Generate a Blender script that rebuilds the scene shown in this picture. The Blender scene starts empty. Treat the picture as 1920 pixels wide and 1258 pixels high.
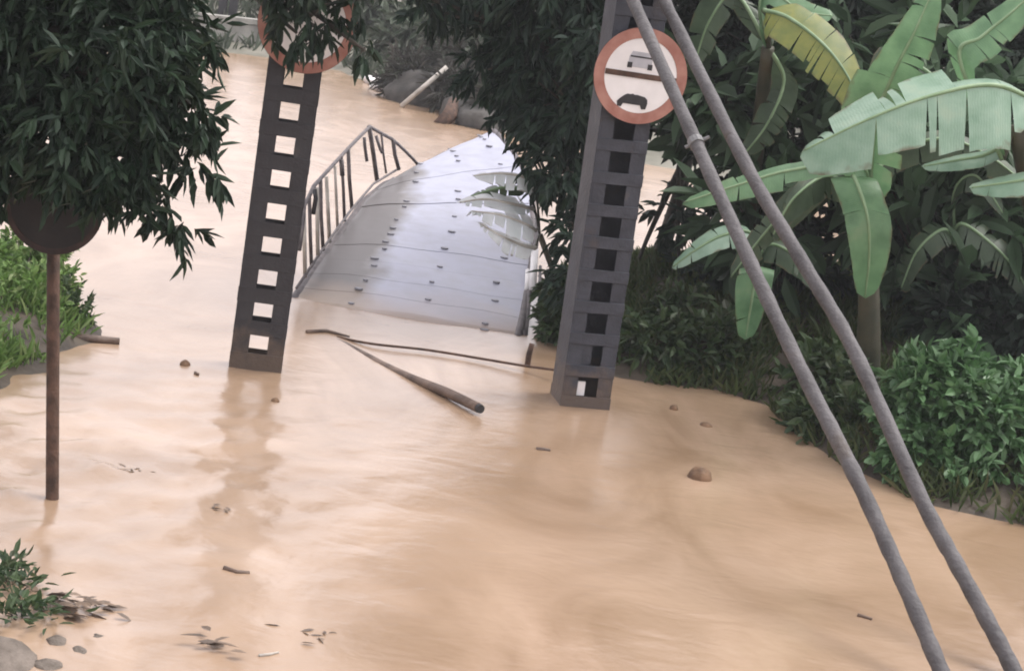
import bpy, math, random
import numpy as np
from mathutils import Vector, Matrix

random.seed(7)
SC = bpy.context.scene
COL = SC.collection

# ------------------------------------------------------------------ camera
FPX, PITCH, ROLL, CAMH = 3500.0, math.radians(12), math.radians(9), 3.6
fwd = Vector((0, math.cos(PITCH), -math.sin(PITCH)))
rt0 = Vector((1, 0, 0)); up0 = Vector((0, math.sin(PITCH), math.cos(PITCH)))
er = rt0 * math.cos(ROLL) + up0 * math.sin(ROLL)
eu = up0 * math.cos(ROLL) - rt0 * math.sin(ROLL)
cam = bpy.data.cameras.new('camera'); camo = bpy.data.objects.new('camera', cam)
COL.objects.link(camo); SC.camera = camo
cam.sensor_width = 36; cam.lens = FPX / 1920 * 36; cam.clip_end = 2000; cam.clip_start = 0.1
m = Matrix((er, eu, -fwd)).transposed().to_4x4(); m.translation = (0, 0, CAMH)
camo.matrix_world = m

# ------------------------------------------------------------------ light
SUN_EL, SUN_AZ = math.radians(60), math.radians(62)      # azimuth from +Y towards +X
w = bpy.data.worlds.new('World'); SC.world = w; w.use_nodes = True
nt = w.node_tree; nt.nodes.clear()
out = nt.nodes.new('ShaderNodeOutputWorld'); bg = nt.nodes.new('ShaderNodeBackground')
sky = nt.nodes.new('ShaderNodeTexSky'); sky.sky_type = 'NISHITA'; sky.sun_disc = False
sky.sun_elevation = SUN_EL; sky.sun_rotation = SUN_AZ; sky.air_density = 1.0; sky.dust_density = 6.0; sky.ozone_density = 1.0
hs = nt.nodes.new('ShaderNodeHueSaturation'); hs.inputs['Saturation'].default_value = 0.22
nt.links.new(sky.outputs[0], hs.inputs['Color']); ov = nt.nodes.new('ShaderNodeMix'); ov.data_type = 'RGBA'; ov.inputs[0].default_value = .6   # even cloud cover over the clear sky
ov.inputs[7].default_value = (7.4, 6.95, 7.3, 1)
nt.links.new(hs.outputs[0], ov.inputs[6]); nt.links.new(ov.outputs[2], bg.inputs[0])
bg.inputs[1].default_value = 0.15
nt.links.new(bg.outputs[0], out.inputs[0])
sun = bpy.data.lights.new('sun', 'SUN'); suno = bpy.data.objects.new('sun', sun); COL.objects.link(suno)
sun.energy = 1.0; sun.angle = math.radians(25); sun.color = (1.0, 0.95, 0.9)
sd = Vector((math.sin(SUN_AZ) * math.cos(SUN_EL), math.cos(SUN_AZ) * math.cos(SUN_EL), math.sin(SUN_EL)))
suno.rotation_euler = sd.to_track_quat('Z', 'Y').to_euler(); suno.location = (0, 0, 30)
vs = SC.view_settings; vs.view_transform = 'Standard'; vs.look = 'None'; vs.gamma = 1; vs.use_curve_mapping = False
vs.exposure = 0.92
SC.cycles.filter_width = 1.9

# ------------------------------------------------------------------ helpers
def ray(px, py):
    return fwd + er * ((px - 960) / FPX) - eu * ((py - 629) / FPX)
def G(px, py, z=0.0):                      # point of the photo on the level z
    d = ray(px, py); t = (z - CAMH) / d.z
    return Vector((d.x * t, d.y * t, z))
def W(px, py, Y):                          # point of the photo at the distance Y
    d = ray(px, py); t = Y / d.y
    return Vector((d.x * t, Y, CAMH + d.z * t))

def tag(o, label=None, cat=None, group=None, kind=None):
    if label: o['label'] = label
    if cat: o['category'] = cat
    if group: o['group'] = group
    if kind: o['kind'] = kind
    return o
def empty(name, loc, rot=(0, 0, 0)):
    o = bpy.data.objects.new(name, None); COL.objects.link(o)
    o.location = loc; o.rotation_euler = rot; o.empty_display_size = 0.1
    return o
def link(name, me, mat, parent=None):
    o = bpy.data.objects.new(name, me); COL.objects.link(o)
    if mat and not me.materials: me.materials.append(mat)
    if parent: o.parent = parent
    return o
class MB:
    def __init__(s): s.v = []; s.f = []
    def add(s, v, f):
        n = len(s.v); s.v += [tuple(p) for p in v]; s.f += [tuple(i + n for i in q) for q in f]; return s
    def box(s, x0, x1, y0, y1, z0, z1):
        v = [(x, y, z) for z in (z0, z1) for y in (y0, y1) for x in (x0, x1)]
        return s.add(v, [(0, 2, 3, 1), (4, 5, 7, 6), (0, 1, 5, 4), (2, 6, 7, 3), (0, 4, 6, 2), (1, 3, 7, 5)])
    def tube(s, pts, rad, n=8, jit=0.0):
        pts = [Vector(p) for p in pts]; k = len(pts)
        if not hasattr(rad, '__len__'): rad = [rad] * k
        v = []; f = []
        ref = Vector((0.31, 0.17, 0.93))
        for i, p in enumerate(pts):
            t = (pts[min(i + 1, k - 1)] - pts[max(i - 1, 0)]).normalized()
            a = t.cross(ref); a = a.normalized() if a.length > 1e-3 else t.orthogonal().normalized()
            b = t.cross(a)
            for j in range(n):
                an = 2 * math.pi * j / n; r = rad[i] * (1 + random.uniform(-jit, jit))
                v.append(p + a * (math.cos(an) * r) + b * (math.sin(an) * r))
        for i in range(k - 1):
            for j in range(n):
                f.append((i * n + j, i * n + (j + 1) % n, (i + 1) * n + (j + 1) % n, (i + 1) * n + j))
        f.append(tuple(range(n))[::-1]); f.append(tuple((k - 1) * n + j for j in range(n)))
        return s.add(v, f)
    def build(s, name, mat, parent=None, smooth=False, bevel=0):
        me = bpy.data.meshes.new(name); me.from_pydata(s.v, [], s.f); me.update()
        if smooth:
            for p in me.polygons: p.use_smooth = True
        o = link(name, me, mat, parent)
        if bevel:
            b = o.modifiers.new('bevel', 'BEVEL'); b.width = bevel; b.segments = 2; b.limit_method = 'ANGLE'
        return o
def smoothpath(pts, n=6):
    P = [Vector(p) for p in pts]; o = []
    for i in range(len(P) - 1):
        a = P[max(i - 1, 0)]; b = P[i]; c = P[i + 1]; d = P[min(i + 2, len(P) - 1)]
        for k in range(n):
            t = k / n
            o.append(0.5 * ((2 * b) + (c - a) * t + (2 * a - 5 * b + 4 * c - d) * t * t + (3 * b - a - 3 * c + d) * t ** 3))
    o.append(P[-1]); return o

# ------------------------------------------------------------------ materials
def mat(name, c1, c2, scale=6, rough=0.6, bump=0.2, bscale=None, metal=0.0, detail=6, c3=None, spec=0.5, stretch=None, lo=0.35, hi=0.65):
    m = bpy.data.materials.new(name); m.use_nodes = True
    n = m.node_tree.nodes; l = m.node_tree.links; p = n['Principled BSDF']
    tc = n.new('ShaderNodeTexCoord'); src = tc.outputs['Object']
    if stretch:
        mp = n.new('ShaderNodeMapping'); mp.inputs['Scale'].default_value = stretch
        l.new(src, mp.inputs[0]); src = mp.outputs[0]
    no = n.new('ShaderNodeTexNoise'); no.inputs['Scale'].default_value = scale; no.inputs['Detail'].default_value = detail
    l.new(src, no.inputs['Vector'])
    r = n.new('ShaderNodeValToRGB'); r.color_ramp.elements[0].position = lo; r.color_ramp.elements[1].position = hi
    r.color_ramp.elements[0].color = (*c1, 1); r.color_ramp.elements[1].color = (*c2, 1)
    if c3:
        e = r.color_ramp.elements.new(min(0.95, hi + 0.12)); e.color = (*c3, 1)
    l.new(no.outputs[0], r.inputs[0]); l.new(r.outputs[0], p.inputs['Base Color'])
    p.inputs['Roughness'].default_value = rough; p.inputs['Metallic'].default_value = metal
    p.inputs['Specular IOR Level'].default_value = spec
    if bump:
        nb = n.new('ShaderNodeTexNoise'); nb.inputs['Scale'].default_value = bscale or scale * 4; nb.inputs['Detail'].default_value = 5
        l.new(src, nb.inputs['Vector'])
        b = n.new('ShaderNodeBump'); b.inputs['Strength'].default_value = bump; b.inputs['Distance'].default_value = 0.02
        l.new(nb.outputs[0], b.inputs['Height']); l.new(b.outputs[0], p.inputs['Normal'])
    return m
def leafmat(name, cols, rough=0.45, trans=0.25, spec=0.4):
    m = bpy.data.materials.new(name); m.use_nodes = True
    n = m.node_tree.nodes; l = m.node_tree.links; p = n['Principled BSDF']
    g = n.new('ShaderNodeNewGeometry'); r = n.new('ShaderNodeValToRGB')
    while len(r.color_ramp.elements) < len(cols): r.color_ramp.elements.new(0.5)
    for i, c in enumerate(cols):
        r.color_ramp.elements[i].position = i / (len(cols) - 1); r.color_ramp.elements[i].color = (*c, 1)
    l.new(g.outputs['Random Per Island'], r.inputs[0]); l.new(r.outputs[0], p.inputs['Base Color'])
    p.inputs['Roughness'].default_value = rough; p.inputs['Specular IOR Level'].default_value = spec
    t = n.new('ShaderNodeBsdfTranslucent'); l.new(r.outputs[0], t.inputs[0])
    mx = n.new('ShaderNodeMixShader'); mx.inputs[0].default_value = trans
    l.new(p.outputs[0], mx.inputs[1]); l.new(t.outputs[0], mx.inputs[2])
    l.new(mx.outputs[0], n['Material Output'].inputs[0])
    return m
def bananamat(name, c1, c2, c3, rough=0.38):
    m = bpy.data.materials.new(name); m.use_nodes = True
    n = m.node_tree.nodes; l = m.node_tree.links; p = n['Principled BSDF']
    tc = n.new('ShaderNodeTexCoord')
    no = n.new('ShaderNodeTexNoise'); no.inputs['Scale'].default_value = 5; no.inputs['Detail'].default_value = 6
    l.new(tc.outputs['Object'], no.inputs['Vector'])
    r = n.new('ShaderNodeValToRGB'); r.color_ramp.elements[0].position = .35; r.color_ramp.elements[1].position = .6
    r.color_ramp.elements[0].color = (*c1, 1); r.color_ramp.elements[1].color = (*c2, 1)
    e = r.color_ramp.elements.new(.72); e.color = (*c3, 1)
    l.new(no.outputs[0], r.inputs[0])
    uv = n.new('ShaderNodeUVMap'); wv = n.new('ShaderNodeTexWave'); wv.inputs['Scale'].default_value = 9; wv.inputs['Distortion'].default_value = 4
    l.new(uv.outputs[0], wv.inputs['Vector'])
    b = n.new('ShaderNodeBump'); b.inputs['Strength'].default_value = .15; b.inputs['Distance'].default_value = .01
    l.new(wv.outputs[0], b.inputs['Height']); l.new(b.outputs[0], p.inputs['Normal'])
    su = n.new('ShaderNodeSeparateXYZ'); l.new(uv.outputs[0], su.inputs[0])
    ne = n.new('ShaderNodeTexNoise'); ne.inputs['Scale'].default_value = 8; ne.inputs['Detail'].default_value = 6; l.new(tc.outputs['Object'], ne.inputs['Vector'])
    ma = n.new('ShaderNodeMath'); ma.operation = 'MULTIPLY_ADD'; l.new(ne.outputs[0], ma.inputs[0]); ma.inputs[1].default_value = .55; l.new(su.outputs[1], ma.inputs[2])
    er_ = n.new('ShaderNodeMapRange'); l.new(ma.outputs[0], er_.inputs[0]); er_.inputs[1].default_value = 1.2; er_.inputs[2].default_value = 1.34; er_.inputs[4].default_value = .8
    me_ = n.new('ShaderNodeMix'); me_.data_type = 'RGBA'; l.new(er_.outputs[0], me_.inputs[0]); l.new(r.outputs[0], me_.inputs[6]); me_.inputs[7].default_value = (.13, .09, .045, 1)
    l.new(me_.outputs[2], p.inputs['Base Color']); p.inputs['Roughness'].default_value = rough
    t = n.new('ShaderNodeBsdfTranslucent'); l.new(me_.outputs[2], t.inputs[0])
    mx = n.new('ShaderNodeMixShader'); mx.inputs[0].default_value = .36
    l.new(p.outputs[0], mx.inputs[1]); l.new(t.outputs[0], mx.inputs[2]); l.new(mx.outputs[0], n['Material Output'].inputs[0])
    return m

M = {}
M['earth'] = mat('wet_earth', (.03, .022, .015), (.075, .058, .04), 3, .75, .6, 14)
M['farbank'] = mat('far_bank_earth', (.10, .10, .075), (.24, .23, .19), 0.8, .9, .6, 4)
M['bed'] = mat('river_bed', (.12, .08, .05), (.2, .14, .09), 1, .9, 0)
M['steel_dark'] = mat('shade_darkened_steel', (.016, .015, .018), (.027, .026, .030), 5, .55, .25, 30, c3=(.05, .043, .04))  # same steel as the grey one, darkened in colour for the backlit side
M['steel_grey'] = mat('grey_painted_steel', (.024, .027, .037), (.044, .048, .063), 5, .55, .3, 30, c3=(.075, .07, .07))
def mudline(m, top=.3, col=(.13, .09, .062)):
    n = m.node_tree.nodes; l = m.node_tree.links; p = n['Principled BSDF']; src = p.inputs['Base Color'].links[0].from_socket
    g = n.new('ShaderNodeNewGeometry'); sp = n.new('ShaderNodeSeparateXYZ'); l.new(g.outputs['Position'], sp.inputs[0])
    no = n.new('ShaderNodeTexNoise'); no.inputs['Scale'].default_value = 9; no.inputs['Detail'].default_value = 7; l.new(g.outputs['Position'], no.inputs['Vector'])
    a = n.new('ShaderNodeMath'); a.operation = 'MULTIPLY_ADD'; l.new(no.outputs[0], a.inputs[0]); a.inputs[1].default_value = -.7; l.new(sp.outputs[2], a.inputs[2])
    r = n.new('ShaderNodeMapRange'); l.new(a.outputs[0], r.inputs[0]); r.inputs[1].default_value = top - .55; r.inputs[2].default_value = top - .3; r.inputs[3].default_value = .6; r.inputs[4].default_value = 0
    mx = n.new('ShaderNodeMix'); mx.data_type = 'RGBA'; l.new(r.outputs[0], mx.inputs[0]); l.new(src, mx.inputs[6]); mx.inputs[7].default_value = (*col, 1)
    # rust blooms and pale scuffs
    n2 = n.new('ShaderNodeTexNoise'); n2.inputs['Scale'].default_value = 3.3; n2.inputs['Detail'].default_value = 9; n2.inputs['Roughness'].default_value = .68; l.new(g.outputs['Position'], n2.inputs['Vector'])
    r2 = n.new('ShaderNodeMapRange'); l.new(n2.outputs[0], r2.inputs[0]); r2.inputs[1].default_value = .58; r2.inputs[2].default_value = .7; r2.inputs[4].default_value = .55
    m2 = n.new('ShaderNodeMix'); m2.data_type = 'RGBA'; l.new(r2.outputs[0], m2.inputs[0]); l.new(mx.outputs[2], m2.inputs[6]); m2.inputs[7].default_value = (.06, .042, .034, 1)
    l.new(m2.outputs[2], p.inputs['Base Color'])
for k_ in ('steel_dark', 'steel_grey'): mudline(M[k_])
M['rust'] = mat('rusty_steel', (.04, .022, .014), (.11, .06, .04), 12, .8, .4, 50)
M['rimdark'] = mat('dark_rim', (.022, .013, .011), (.05, .024, .02), 9, .7, .2)
M['rail'] = mat('rail_steel', (.06, .052, .055), (.13, .11, .11), 9, .6, .3, 40)
M['plate'] = mat('wet_deck_plate', (.34, .35, .39), (.47, .48, .53), 1.6, .3, .12, 9, c3=(.38, .35, .33), spec=.6)
M['bolt'] = mat('deck_bolt', (.16, .16, .18), (.26, .26, .29), 9, .5, .1)
M['red'] = mat('faded_red_paint', (.29, .115, .085), (.40, .20, .155), 7, .5, .1, 30)
M['white'] = mat('sign_white', (.72, .70, .69), (.82, .80, .79), 5, .4, .04)
M['black'] = mat('black_print', (.012, .012, .014), (.022, .022, .024), 8, .5, 0)
M['greyprint'] = mat('faded_grey_print', (.36, .37, .40), (.46, .46, .49), 8, .5, 0)
M['signback'] = mat('sign_back', (.010, .010, .010), (.02, .016, .015), 8, .7, .1)
M['cable'] = mat('cable_sleeve', (.05, .046, .048), (.092, .086, .088), 4, .65, .7, 26, c3=(.07, .055, .045))
M['clamp'] = mat('clamp_metal', (.10, .10, .10), (.17, .17, .17), 12, .5, .2)
M['wood'] = mat('wet_wood', (.06, .038, .028), (.17, .115, .085), 5, .6, .5, 20, stretch=(1, 1, 1))
M['palewood'] = mat('pale_wood', (.35, .32, .28), (.55, .52, .47), 5, .7, .3)
M['bark'] = mat('bark', (.03, .026, .02), (.075, .065, .05), 7, .85, .8, 22)
M['stem'] = mat('banana_stem', (.032, .034, .018), (.065, .058, .032), 4, .55, .3, c3=(.075, .045, .025))
M['rock'] = mat('grey_rock', (.085, .068, .052), (.17, .14, .115), 9, .7, 1.0, 28)
M['darkrock'] = mat('dark_rock', (.03, .028, .026), (.085, .08, .072), 3, .85, 1.0, 7)
M['concrete'] = mat('weathered_concrete', (.2, .2, .18), (.34, .33, .3), 3, .85, .4, 14)
M['husk'] = mat('coconut_husk', (.085, .045, .022), (.2, .115, .06), 9, .7, .6, 30)
M['deadleaf'] = mat('dead_leaf', (.07, .05, .038), (.18, .125, .085), 9, .6, .3)
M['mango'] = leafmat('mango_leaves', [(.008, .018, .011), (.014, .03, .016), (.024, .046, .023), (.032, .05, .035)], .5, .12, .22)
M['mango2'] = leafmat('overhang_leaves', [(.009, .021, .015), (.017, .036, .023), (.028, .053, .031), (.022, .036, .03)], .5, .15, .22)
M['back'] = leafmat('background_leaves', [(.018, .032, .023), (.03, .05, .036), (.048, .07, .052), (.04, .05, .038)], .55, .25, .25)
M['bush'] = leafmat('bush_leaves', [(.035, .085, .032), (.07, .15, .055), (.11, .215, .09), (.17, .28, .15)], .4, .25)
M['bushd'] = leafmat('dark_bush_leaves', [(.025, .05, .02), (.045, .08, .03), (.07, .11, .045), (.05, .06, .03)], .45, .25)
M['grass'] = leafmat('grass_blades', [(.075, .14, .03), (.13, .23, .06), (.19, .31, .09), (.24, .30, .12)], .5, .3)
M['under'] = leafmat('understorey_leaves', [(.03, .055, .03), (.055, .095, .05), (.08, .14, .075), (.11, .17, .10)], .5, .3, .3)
M['weedg'] = leafmat('olive_weeds', [(.035, .06, .02), (.06, .095, .03), (.09, .125, .045), (.10, .10, .045)], .5, .3)
M['brush'] = leafmat('dark_brushwood', [(.03, .03, .025), (.05, .048, .04), (.07, .065, .055), (.055, .065, .045)], .6, .15)
M['farleaf'] = leafmat('far_leaves', [(.045, .065, .04), (.07, .095, .06), (.10, .125, .085), (.12, .13, .10)], .6, .25)
M['ban'] = bananamat('banana_leaf_green', (.10, .21, .10), (.16, .30, .15), (.20, .32, .17))
M['banp'] = bananamat('banana_leaf_pale', (.20, .33, .23), (.30, .44, .33), (.34, .46, .34), .32)
M['band'] = bananamat('banana_leaf_shaded', (.045, .075, .04), (.07, .11, .06), (.10, .12, .06))  # darker copy of the green leaf, shade put into its colour
M['bany'] = bananamat('banana_leaf_yellow', (.15, .2, .05), (.25, .27, .06), (.19, .24, .07))
M['palel'] = bananamat('pale_broad_leaf', (.6, .65, .65), (.75, .78, .79), (.65, .7, .69), .3)
M['rib'] = mat('leaf_rib', (.15, .24, .12), (.22, .32, .18), 6, .5, 0)

def plate_mat():
    m = bpy.data.materials.new('wet_deck_plate'); m.use_nodes = True
    n = m.node_tree.nodes; l = m.node_tree.links; p = n['Principled BSDF']
    uv = n.new('ShaderNodeUVMap'); sp = n.new('ShaderNodeSeparateXYZ'); l.new(uv.outputs[0], sp.inputs[0])
    tc = n.new('ShaderNodeTexCoord')
    a = n.new('ShaderNodeTexNoise'); a.inputs['Scale'].default_value = 1.3; a.inputs['Detail'].default_value = 7; l.new(tc.outputs['Object'], a.inputs['Vector'])
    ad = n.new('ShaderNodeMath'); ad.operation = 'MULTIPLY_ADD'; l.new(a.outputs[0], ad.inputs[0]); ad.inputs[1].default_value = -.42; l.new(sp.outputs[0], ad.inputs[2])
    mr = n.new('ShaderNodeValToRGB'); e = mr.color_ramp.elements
    e[0].position = .0; e[0].color = (.11, .10, .098, 1); e[1].position = .13; e[1].color = (.35, .365, .455, 1)  # left margin darkened: shading and a dark reflection painted into the plate
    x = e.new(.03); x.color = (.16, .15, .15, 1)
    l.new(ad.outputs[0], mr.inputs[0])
    b = n.new('ShaderNodeTexNoise'); b.inputs['Scale'].default_value = 5; b.inputs['Detail'].default_value = 6; l.new(tc.outputs['Object'], b.inputs['Vector'])
    mx = n.new('ShaderNodeMix'); mx.data_type = 'RGBA'; mx.blend_type = 'MULTIPLY'; mx.inputs[0].default_value = .5
    br = n.new('ShaderNodeValToRGB'); br.color_ramp.elements[0].position = .3; br.color_ramp.elements[0].color = (.6, .58, .56, 1); br.color_ramp.elements[1].position = .6
    l.new(b.outputs[0], br.inputs[0]); l.new(mr.outputs[0], mx.inputs[6]); l.new(br.outputs[0], mx.inputs[7]); md = n.new('ShaderNodeMath'); md.operation = 'MULTIPLY_ADD'; l.new(a.outputs[0], md.inputs[0]); md.inputs[1].default_value = -.9; l.new(sp.outputs[1], md.inputs[2])
    mf = n.new('ShaderNodeMapRange'); l.new(md.outputs[0], mf.inputs[0]); mf.inputs[1].default_value = .3; mf.inputs[2].default_value = .75; mf.inputs[3].default_value = .75; mf.inputs[4].default_value = 0
    mm = n.new('ShaderNodeMix'); mm.data_type = 'RGBA'; l.new(mf.outputs[0], mm.inputs[0]); l.new(mx.outputs[2], mm.inputs[6]); mm.inputs[7].default_value = (.36, .27, .2, 1)   # mud film where the plates dip under
    l.new(mm.outputs[2], p.inputs['Base Color'])
    rr = n.new('ShaderNodeMapRange'); p.inputs['Specular IOR Level'].default_value = .6; rr.inputs[3].default_value = .3; rr.inputs[4].default_value = .55; l.new(b.outputs[0], rr.inputs[0]); l.new(rr.outputs[0], p.inputs['Roughness'])
    bp = n.new('ShaderNodeBump'); bp.inputs['Strength'].default_value = .1; bp.inputs['Distance'].default_value = .02; l.new(b.outputs[0], bp.inputs['Height']); l.new(bp.outputs[0], p.inputs['Normal'])
    return m
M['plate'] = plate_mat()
# water
def water_mat():
    m = bpy.data.materials.new('flood_water'); m.use_nodes = True
    n = m.node_tree.nodes; l = m.node_tree.links; p = n['Principled BSDF']
    tc = n.new('ShaderNodeTexCoord')
    mp = n.new('ShaderNodeMapping'); mp.inputs['Scale'].default_value = (.5, .28, 1); mp.inputs['Rotation'].default_value = (0, 0, .5)
    l.new(tc.outputs['Object'], mp.inputs[0])
    n1 = n.new('ShaderNodeTexNoise'); n1.inputs['Scale'].default_value = 1.5; n1.inputs['Detail'].default_value = 9; n1.inputs['Distortion'].default_value = 1.8
    l.new(mp.outputs[0], n1.inputs['Vector'])
    r = n.new('ShaderNodeValToRGB'); cr = r.color_ramp
    cr.elements[0].position = .33; cr.elements[0].color = (.265, .175, .108, 1)
    cr.elements[1].position = .66; cr.elements[1].color = (.385, .272, .188, 1)
    l.new(n1.outputs[0], r.inputs[0]); l.new(r.outputs[0], p.inputs['Base Color'])
    p.inputs['IOR'].default_value = 1.5; p.inputs['Roughness'].default_value = .24
    p.inputs['Specular IOR Level'].default_value = 1.0
    n2 = n.new('ShaderNodeTexNoise'); n2.inputs['Scale'].default_value = 2.2; n2.inputs['Detail'].default_value = 4; n2.inputs['Distortion'].default_value = .8
    n3 = n.new('ShaderNodeTexNoise'); n3.inputs['Scale'].default_value = 9; n3.inputs['Detail'].default_value = 3
    mp2 = n.new('ShaderNodeMapping'); mp2.inputs['Scale'].default_value = (.9, 1.2, 1); mp2.inputs['Rotation'].default_value = (0, 0, .25)
    l.new(tc.outputs['Object'], mp2.inputs[0]); l.new(mp2.outputs[0], n2.inputs['Vector']); l.new(mp2.outputs[0], n3.inputs['Vector'])
    b1 = n.new('ShaderNodeBump'); b1.inputs['Strength'].default_value = .16; b1.inputs['Distance'].default_value = .06
    b2 = n.new('ShaderNodeBump'); b2.inputs['Strength'].default_value = .24; b2.inputs['Distance'].default_value = .012
    l.new(n2.outputs[0], b1.inputs['Height']); l.new(n3.outputs[0], b2.inputs['Height'])
    l.new(b1.outputs[0], b2.inputs['Normal']); l.new(b2.outputs[0], p.inputs['Normal'])
    return m
M['water'] = water_mat()

# ------------------------------------------------------------------ setting
def sheet(name, x0, x1, y0, y1, z, m):
    o = MB().add([(x0, y0, z), (x1, y0, z), (x1, y1, z), (x0, y1, z)], [(0, 1, 2, 3)]).build(name, m)
    return tag(o, kind='structure')
sheet('ground', -800, 800, -400, 1200, -1.6, M['bed'])
# water: a fine rippled sheet near, coarse far away
rng = np.random.default_rng(3)
def water():
    ys = np.concatenate([np.linspace(-60, 5, 10), np.arange(5.2, 26, .09), np.linspace(26.5, 75, 60)])
    xs = np.concatenate([np.linspace(-90, -7, 24), np.arange(-6.8, 6.8, .09), np.linspace(7, 90, 24)])
    X, Y = np.meshgrid(xs, ys)
    Z = np.zeros_like(X)
    for k in range(26):
        a = rng.uniform(-.9, .9) + .3; lam = rng.uniform(.35, 2.6); ph = rng.uniform(0, 6.28)
        kx, ky = math.sin(a) * 6.28 / lam, math.cos(a) * 6.28 / lam
        env = .5 + .5 * np.sin(X * rng.uniform(.3, 1.1) + Y * rng.uniform(.3, .9) + ph * 2)
        Z += .0007 * lam ** .8 * env * np.sin(kx * X + ky * Y + ph)
    # choppier flow round the left-hand post
    choppy = np.exp(-(((X + 2.3) / 1.3) ** 2 + ((Y - 11.2) / 2.3) ** 2))
    for k in range(14):
        a = rng.uniform(-1.5, 1.5); lam = rng.uniform(.22, .7); ph = rng.uniform(0, 6.28)
        Z += choppy * .0055 * np.sin(math.sin(a) * 6.28 / lam * X + math.cos(a) * 6.28 / lam * Y + ph)
    fade = np.clip((30 - Y) / 6, 0, 1) * np.clip((9 - np.abs(X)) / 2, 0, 1)
    Z *= fade
    v = np.stack([X, Y, Z], -1).reshape(-1, 3)
    r, c = X.shape; i = np.arange(r * c).reshape(r, c)
    f = np.stack([i[:-1, :-1], i[:-1, 1:], i[1:, 1:], i[1:, :-1]], -1).reshape(-1, 4)
    return tag(npmesh('water', v, f, M['water'], None, True), kind='structure')
def npmesh(name, v, f, m, parent=None, smooth=False):
    me = bpy.data.meshes.new(name); k = f.shape[1]
    me.vertices.add(len(v)); me.vertices.foreach_set('co', np.ascontiguousarray(v, dtype=np.float32).ravel())
    me.loops.add(len(f) * k); me.loops.foreach_set('vertex_index', np.ascontiguousarray(f, dtype=np.int32).ravel())
    me.polygons.add(len(f)); me.polygons.foreach_set('loop_start', np.arange(0, len(f) * k, k, dtype=np.int32))
    me.polygons.foreach_set('use_smooth', np.full(len(f), smooth))
    me.update(calc_edges=True); me.validate()
    return link(name, me, m, parent)
water()

def noise2(X, Y, seed, lam):
    g = np.random.default_rng(seed); z = np.zeros_like(X)
    for k in range(10):
        a = g.uniform(0, 6.28); l = lam * g.uniform(.4, 1.6); z += np.sin((math.sin(a) * X + math.cos(a) * Y) * 6.28 / l + g.uniform(0, 6.28)) * l / lam
    return z / 6
BANKS = {}
def bank(name, poly, slope, hmax, step, m, seed, rough=.06):
    P = np.array(poly); x0, y0 = P.min(0) - 1.0; x1, y1 = P.max(0) + 1.0
    X, Y = np.meshgrid(np.arange(x0, x1, step), np.arange(y0, y1, step))
    def sdf(X, Y):
        d = np.full(X.shape, 1e9); ins = np.zeros(X.shape, bool)
        for i in range(len(P)):
            a = P[i]; b = P[(i + 1) % len(P)]; e = b - a
            t = np.clip(((X - a[0]) * e[0] + (Y - a[1]) * e[1]) / (e @ e), 0, 1)
            d = np.minimum(d, np.hypot(X - a[0] - t * e[0], Y - a[1] - t * e[1]))
            c = ((a[1] > Y) != (b[1] > Y)) & (X < (b[0] - a[0]) * (Y - a[1]) / (b[1] - a[1] + 1e-12) + a[0]); ins ^= c
        return np.where(ins, d, -d)
    def hf(X, Y):
        X = np.asarray(X, float); Y = np.asarray(Y, float)
        s = sdf(X, Y) + .12 * noise2(X, Y, seed + 1, .9)
        h = hmax * np.tanh(s * slope / hmax)
        return h + np.clip(s, 0, .5) * 2 * rough * noise2(X, Y, seed, 1.1 if step < .5 else 6)
    BANKS[name] = hf
    Z = np.maximum(hf(X, Y), -1.0)
    v = np.stack([X, Y, Z], -1).reshape(-1, 3); r, c = X.shape; i = np.arange(r * c).reshape(r, c)
    f = np.stack([i[:-1, :-1], i[:-1, 1:], i[1:, 1:], i[1:, :-1]], -1).reshape(-1, 4)
    keep = (Z.reshape(-1)[f] > -.95).any(1)
    return tag(npmesh(name, v, f[keep], m, None, True), kind='structure')
bank('right_bank', [(.42, 20.5), (.38, 18), (.5, 16.4), (.9, 15.75), (1.79, 15.99), (2.28, 15.73), (2.44, 14.76), (2.84, 13.89), (3.23, 13.33),
                    (3.91, 13.16), (6, 12.4), (14, 11), (16, 24), (6, 23.5), (1.6, 22.3)], .42, .5, .13, M['earth'], 11)
bank('left_bank', [(-3.2, 14.3), (-3.36, 13.2), (-3.45, 12.6), (-3.7, 11.6), (-3.5, 9.8), (-3.2, 7.5), (-6, 3), (-14, 4), (-14, 18), (-7, 18), (-4.7, 17), (-3.8, 15.5)],
     .4, .45, .13, M['earth'], 21)
bank('far_bank', [(-70, 60), (-30, 48), (-13, 44.2), (-7.86, 42.1), (-6.6, 43), (-4.73, 42.3), (-2.87, 37.8), (-1.81, 36.6), (-.99, 34.7), (2, 32.5), (8, 32), (24, 30), (70, 34), (70, 120), (-70, 120)],
     .3, 1.1, .8, M['farbank'], 31, .2)
def gz(bk, x, y): return float(BANKS[bk](np.array([x]), np.array([y]))[0])

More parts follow.
